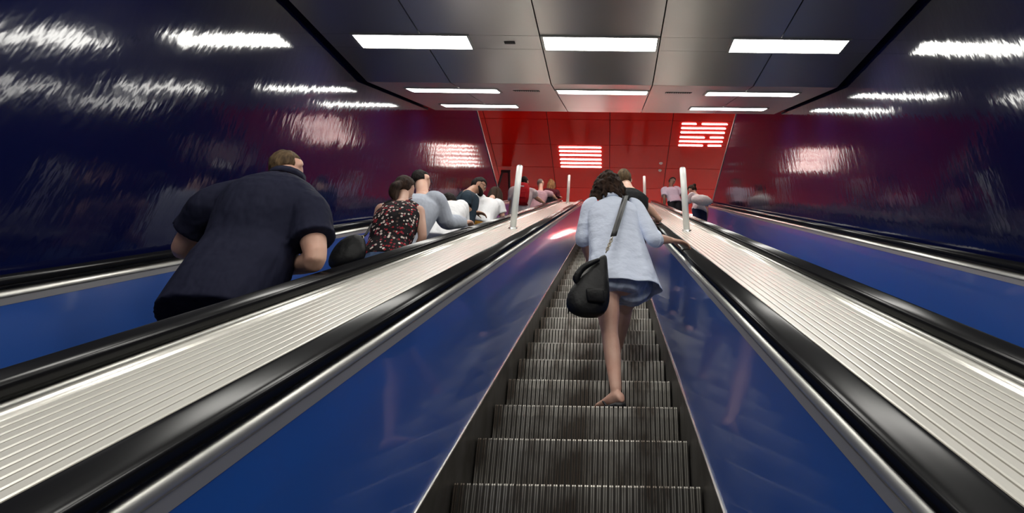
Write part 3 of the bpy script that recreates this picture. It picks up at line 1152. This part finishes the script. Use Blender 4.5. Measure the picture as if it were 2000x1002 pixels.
mb.obox(px(1163, 577, .638), V(.052, .004, 0), V(0, .016, .004), V(-.006, -.01, .036))
bag_part(mb, 'front_pocket', 'leather_black', bevel=.010)
mb = MB()
mb.tube([px(1168, 508, .665), px(1140, 522, .665), px(1126, 542, .675), px(1128, 552, .685)], [.012, .020, .022, .014], seg=10, sub=4)
bag_part(mb, 'side_flap', 'leather_black')
for q in range(7):
    mb = MB()
    x_ = 1109 + q * 2.2
    mb.tube([px(x_ + 12, 560, .71), px(x_ + 3, 590, .71), px(x_, 612 - q % 3 * 3, .71)], [.006, .005, .003], seg=6, sub=3)
    bag_part(mb, 'tassel', 'leather_black')
sp0, sp1 = px(1217, 392, .985), px(1199, 460, .71)
mb = MB()
dirv = (sp1 - sp0).normalized()
pts = [W.sh[1] + V(-.055, .11, .02), W.sh[1] + V(-.06, .03, .075), W.sh[1] + V(-.065, -.06, .055), px(1211, 420, .84), px(1198, 462, .73)]
P_ = []
for i in range(len(pts) - 1):
    for t in range(4):
        P_.append(pts[i].lerp(pts[i + 1], t / 4))
P_.append(pts[-1])
mb.rings([[p + V(.019, .006, .006), p + V(.019, .002, .004) + V(0, -.006, 0), p - V(.019, .006, .006) + V(0, -.006, 0), p - V(.019, .006, .006)] for p in P_])
bag_part(mb, 'strap', 'strap_black')
ch0, ch1 = px(1196, 464, .71), topp
for q in range(7):
    c = ch0.lerp(ch1, (q + .5) / 7)
    d_ = (ch1 - ch0).normalized()
    s_ = (V(1, 0, .2) if q % 2 else V(0, 1, 0))
    s_ = (s_ - d_ * s_.dot(d_)).normalized()
    mb = MB()
    mb.tube([c + d_ * .013 * math.cos(a) + s_ * .008 * math.sin(a) for a in [2 * math.pi * j / 10 for j in range(11)]], [.0028] * 11, seg=6, sub=1)
    bag_part(mb, 'chain_link', 'chain_metal')

# --- man in black T-shirt in front of her
M = Person('person in plain black T-shirt on the central steps, ahead of the light blue shirt', px(1228, 372, 3.18), V(.29, 3.10, 2.56), px(1219, 351, 3.28), look=(-.2, 1, .1), H=1.80, vox=.010, bulk=1.08, sh=(px(1200, 386, 3.16), px(1247, 388, 3.16)),
           armR=(px(1262, 402, 3.2), rail_top(.64, 3.30, .066), (.0, 1, .6), (0, .4, -1)),
           legL=(V(.15, 3.06, 2.13), V(.10, 2.92, 7 * .4 * T30 + .097), (-.1, 1, 0)), legR=(V(.25, 3.42, 2.30), V(.215, 3.32, 8 * .4 * T30 + .097), (.1, 1, 0)))
M.finish(); M.shirt('cloth_black', 'short'); M.trousers('cloth_dark_trousers'); M.shoes(); M.hair('hair_sandy', 'short', 2)

# --- heavy man in navy polo shirt on the left escalator
nk = V(-1.615, .0, 1.365)
M = Person('person in navy polo shirt leaning with a bare elbow on the rail, seen from behind', nk, V(-1.60, -.16, .80), px(561, 332, .12), look=(.22, 1, -.10), H=1.84, bulk=1.17, belly=.03, vox=.0085,
           lat=(1, .08, -.02), sh=(px(414, 402, -.10), px(604, 418, -.10)), armb=1.15,
           armL=(px(356, 482, .02), px(415, 492, .27)), armR=(px(616, 506, -.14), px(570, 525, .10)),
           legL=(V(-1.74, -.14, .30), V(-1.76, -.29, -.132), (-.2, 1, 0)), legR=(V(-1.50, -.08, .32), V(-1.50, -.27, -.132), (.2, 1, 0)))
M.finish(); M.shirt('cloth_navy', 'short', lo=-.42, ex=.022, loose=.03, fl=1.04, cut=.62); M.trousers('cloth_dark_trousers'); M.shoes(); M.hair('hair_sandy', 'short', 3, 'short sandy brown hair')
mb = MB()
cp = [M.neck + M.un * (.030 + .014 * math.sin(a)) + (M.lat * math.cos(a) * .088 + M.fw * math.sin(a) * .082) for a in [2 * math.pi * j / 16 for j in range(17)]]
mb.rings([[p + M.un * .022, p + M.un * .022 + (p - M.neck).normalized() * .006, p - M.un * .02 + (p - M.neck).normalized() * .014, p - M.un * .02] for p in cp], caps=False)
M.part(mb, 'collar', 'cloth_navy', parent=M.shirt_o)

# --- woman in floral top
nk = px(785, 400, 1.62)
M = Person('person in sleeveless black top printed with small red and white flowers', nk, px(748, 520, 1.46), px(791, 368, 1.72), look=(.45, 1, -.25), H=1.66, female=True, vox=.009, lat=(1, -.02, -.02), bulk=1.13,
           sh=(px(745, 408, 1.60), px(818, 412, 1.60)),
           armL=(px(729, 462, 1.62), px(722, 500, 1.78)), armR=(px(825, 462, 1.60), px(812, 500, 1.72)))
M.finish(); M.shirt('cloth_floral', 'none', lo=.03, ex=.016, name='floral_top'); M.trousers('cloth_jeans', name='jeans'); M.shoes(); M.hair('hair_brown', 'ponytail', 4)
hb = px(683, 492, 1.33)
hbag = empty('handbag', hb, 'black handbag with metal ring hanging beside the floral sleeveless top', 'bag')
mb = MB()
rr = []
for c, hw, hd in ((px(690, 461, 1.33), .045, .03), (px(687, 468, 1.33), .085, .05), (px(683, 482, 1.33), .115, .065), (px(678, 500, 1.33), .130, .070), (px(674, 515, 1.33), .120, .065), (px(672, 523, 1.33), .07, .04)):
    rr.append([c - hb + V(hw * math.cos(a) * (1 + .04 * math.sin(3 * a)), hd * math.sin(a), .018 * math.cos(a)) for a in [2 * math.pi * j / 24 for j in range(24)]])
o = MB().rings(rr).build('pouch', 'leather_black', hbag, smooth=True)
ss = o.modifiers.new('sub', 'SUBSURF'); ss.levels = ss.render_levels = 1
cc = px(706, 464, 1.32) - hb
MB().tube([cc + V(.016 * math.cos(a), 0, .016 * math.sin(a)) for a in [2 * math.pi * j / 12 for j in range(13)]], [.003] * 13, seg=6, sub=1).build('ring', 'chain_metal', hbag, smooth=True)
MB().tube([px(690, 463, 1.33) - hb, px(712, 460, 1.33) - hb, px(724, 440, 1.36) - hb], [.010, .009, .008], seg=8, sub=4).build('strap', 'strap_black', hbag, smooth=True)

# --- man in grey-blue shirt with his arm along the rail
M = Person('person in grey-blue long-sleeved shirt and glasses, arm stretched out to grip the rail', px(826, 386, 2.20), V(-1.66, 2.05, 1.86), px(823, 354, 2.32), look=(.45, 1, -.05), H=1.78, vox=.009, lat=(1, -.1, 0),
           sh=(px(790, 396, 2.15), px(853, 392, 2.16)),
           armR=(px(872, 432, 2.30), rail_top(-1.25, 2.53, .062), (.15, .9, .55), (.1, .4, -1)))
M.finish(); M.shirt('cloth_grey_blue', 'long', ex=.018, loose=.05); M.trousers('cloth_dark_trousers'); M.shoes(); M.hair('hair_black', 'short', 6)
mb = MB()
rt_ = M.look.cross(M.hup).normalized()
for sg in (-1, 1):
    g = M.head + rt_ * sg * .034 + M.look * .096 + M.hup * .004
    mb.tube([g + rt_ * .026 * math.cos(a) + M.hup * .019 * math.sin(a) for a in [2 * math.pi * j / 12 for j in range(13)]], [.0022] * 13, seg=6, sub=1)
    mb.tube([g + rt_ * sg * .026, M.head + rt_ * sg * .078 + M.look * .02 + M.hup * .008, M.head + rt_ * sg * .080 - M.look * .012 + M.hup * .004], [.0022] * 3, seg=6, sub=2)
M.part(mb, 'glasses', 'glasses_frame')

# --- stooping rider in white
M = Person('person in crumpled white clothes stooping low behind the outstretched grey-blue sleeve', px(886, 402, 3.25), V(-1.60, 2.95, 2.42), px(877, 396, 3.42), look=(-.1, .9, -.5), H=1.66, female=True, vox=.010,
           sh=(px(868, 408, 3.22), px(902, 404, 3.22)), bulk=1.12, armR=(px(905, 436, 3.3), px(908, 450, 3.5)))
M.finish(); M.shirt('cloth_white', 'long', lo=-.2, ex=.022, loose=.16); M.trousers('cloth_white', name='skirt_trousers'); M.shoes(); M.hair('hair_black', 'mop', 7)

# --- bearded man and the woman he holds
M = Person('person in dark teal T-shirt and sunglasses reaching toward the white T-shirt beside them', px(914, 377, 4.28), V(-1.70, 4.20, 3.03), px(935, 363, 4.40), look=(.9, .35, -.25), H=1.78, skin='skin_tan', vox=.011, lat=(.75, -.6, 0),
           sh=(px(905, 385, 4.40), px(912, 386, 4.05)), headup=(.25, .1, 1),
           armR=(px(908, 408, 4.05), px(926, 414, 4.2), (1, .1, -.1)))
M.finish(); M.shirt('cloth_teal', 'short'); M.trousers('cloth_dark_trousers'); M.shoes(); M.hair('hair_black', 'short', 8)
rt_ = M.look.cross(M.hup).normalized()
mb = MB()
mb.tube([M.head - rt_ * .066 + M.look * .005 - M.hup * .045, M.head - rt_ * .045 + M.look * .055 - M.hup * .083, M.head + M.look * .072 - M.hup * .100, M.head + rt_ * .045 + M.look * .055 - M.hup * .083, M.head + rt_ * .066 + M.look * .005 - M.hup * .045], [.014, .026, .030, .026, .014], seg=10, sub=4)
M.part(mb, 'beard', 'hair_black', .008, 2)
mb = MB()
for sg in (-1, 1):
    g = M.head + rt_ * sg * .034 + M.look * .094 + M.hup * .004
    mb.ellipsoid(g, rt_ * .028, M.look * .004, M.hup * .021, 12, 6)
    mb.tube([g + rt_ * sg * .026, M.head + rt_ * sg * .080 + M.look * .02 + M.hup * .008, M.head + rt_ * sg * .082 - M.look * .012 + M.hup * .004], [.003] * 3, seg=6, sub=2)
M.part(mb, 'sunglasses', 'glasses_frame')

M = Person('person in white T-shirt and ochre trousers leaning toward the rail', px(957, 392, 4.75), V(-1.58, 4.60, 3.38), px(968, 380, 4.92), look=(.35, .9, -.35), H=1.64, female=True, vox=.010, bulk=1.12,
           sh=(px(933, 388, 4.66), px(975, 400, 4.74)), lat=(1, 0, -.15), armL=(px(921, 398, 4.72), px(916, 412, 4.9)), armR=(px(982, 424, 4.8), px(985, 430, 4.98)))
M.finish(); M.shirt('cloth_white', 'short', ex=.020, loose=.08, lo=-.06); M.trousers('cloth_ochre'); M.shoes(); M.hair('hair_brown', 'long', 9)

# --- riders farther up the left escalator
M = Person('person in white shirt wearing a red backpack, behind the tall white post', px(1022, 370, 8.1), V(-1.62, 8.05, 5.33), px(1024, 356, 8.16), look=(.1, 1, 0), H=1.78, vox=.013, lat=(1, .1, 0),
           armL=(px(999, 398, 8.1), px(995, 418, 8.25)), armR=(px(1047, 386, 8.2), rail_top(-1.23, 8.36, .055), (.0, 1, .6), (0, .4, -1)))
M.finish(); M.shirt('cloth_pale', 'short', ex=.02); M.trousers('cloth_wine'); M.shoes(); M.hair('hair_black', 'short', 10)
bp_c = M.pelvis.lerp(M.neck, .56) - M.fw * .245
bpk = empty('backpack', bp_c, 'bright red backpack worn over a white shirt, behind the tall white post', 'backpack')
mb = MB()
rr = []
for t, hw, hd in ((-.235, .10, .06), (-.22, .135, .085), (-.10, .15, .10), (.05, .145, .095), (.16, .125, .080), (.21, .09, .055), (.225, .05, .03)):
    rr.append([M.un * t + M.lat * hw * math.copysign(abs(math.cos(a)) ** .6, math.cos(a)) + M.fw * hd * math.copysign(abs(math.sin(a)) ** .6, math.sin(a)) for a in [2 * math.pi * j / 24 for j in range(24)]])
pk = MB().rings(rr).build('pack', 'cloth_red', bpk, smooth=True)
MB().obox(-M.fw * .105 - M.un * .10, M.lat * .10, M.fw * .022, M.un * .075).build('front_pocket', 'cloth_red', pk, bevel=.02)
MB().obox(-M.fw * .088 + M.un * .10, M.lat * .035, M.fw * .004, M.un * .010).build('white_tag', 'cloth_white', pk)
for sg in (-1, 1):
    MB().tube([M.lat * sg * .085 + M.un * .17 + M.fw * .06, M.lat * sg * .10 + M.un * .235 + M.fw * .20, M.lat * sg * .11 + M.un * .16 + M.fw * .375, M.lat * sg * .125 - M.un * .08 + M.fw * .385, M.lat * sg * .13 - M.un * .17 + M.fw * .10], [.014] * 5, seg=8, sub=4).build('shoulder_strap', 'cloth_red', bpk, smooth=True)

M = Person('person in dusty pink shirt reaching for the rail near the top', px(1056, 374, 10.45), V(-1.60, 10.38, 6.68), px(1056, 358, 10.52), look=(.5, 1, 0), H=1.76, vox=.014, lat=(1, -.1, 0),
           armR=(px(1078, 380, 10.6), rail_top(-1.23, 10.98, .055), (.0, 1, .6), (0, .4, -1)))
M.finish(); M.shirt('cloth_pink', 'short'); M.trousers('cloth_dark_trousers'); M.shoes(); M.hair('hair_grey', 'buzz', 11)
M = Person('person in wine-coloured long-sleeved top, ahead of the dusty pink shirt', px(1078, 371, 12.3), V(-1.52, 12.25, 7.98), px(1077, 358, 12.36), look=(.2, 1, 0), H=1.66, female=True, vox=.014,
           armR=(px(1090, 384, 12.35), rail_top(-1.23, 12.20, .065), (.0, 1, .5), (0, .4, -1)))
M.finish(); M.shirt('cloth_wine', 'long'); M.trousers('cloth_dark_trousers'); M.shoes(); M.hair('hair_blonde', 'wavy', 12)

# --- couple on the right escalator
M = Person('person in lavender short-sleeved shirt standing near the top of the emptier escalator', px(1309, 367, 12.3), V(1.80, 12.25, 7.93), px(1313, 354, 12.32), look=(.7, -.5, -.15), H=1.80, skin='skin_dark', vox=.013, lat=(1, .15, 0))
M.finish(); M.shirt('cloth_lavender', 'short', loose=.05); M.trousers('cloth_dark_trousers'); M.shoes(); M.hair('hair_black', 'short', 13)
M = Person('person in navy jeans bending forward under a puffy white bag', px(1361, 382, 9.45), V(2.00, 9.38, 6.17), px(1352, 371, 9.50), look=(-.8, .5, -.35), H=1.64, female=True, vox=.012, lat=(.8, .5, 0), headup=(-.3, .1, 1),
           armL=(px(1341, 402, 9.45), px(1336, 414, 9.5)))
M.finish(); M.shirt('cloth_pale', 'short'); M.trousers('cloth_navy_jeans', name='jeans'); M.shoes(); M.hair('hair_brown', 'bun', 14)
c0 = px(1371, 391, 9.13)
wb = empty('white_bag', c0, 'puffy white bag carried on the back of the bending person in navy jeans', 'bag')
mb = MB()
rr = []
for t, h in ((-.23, .02), (-.20, .07), (-.10, .115), (.02, .125), (.12, .11), (.19, .06), (.215, .02)):
    rr.append([V(t, .02 * t, -.10 * t) + V(0, .085 * h / .12 * math.cos(a), h * math.sin(a)) for a in [2 * math.pi * j / 18 for j in range(18)]])
MB().rings(rr).build('pouch', 'cloth_white', wb, smooth=True)
MB().tube([V(-.18, 0, .06), V(-.14, .12, .14), V(-.06, .22, .13)], [.012] * 3, seg=8, sub=4).build('strap', 'cloth_white', wb, smooth=True)
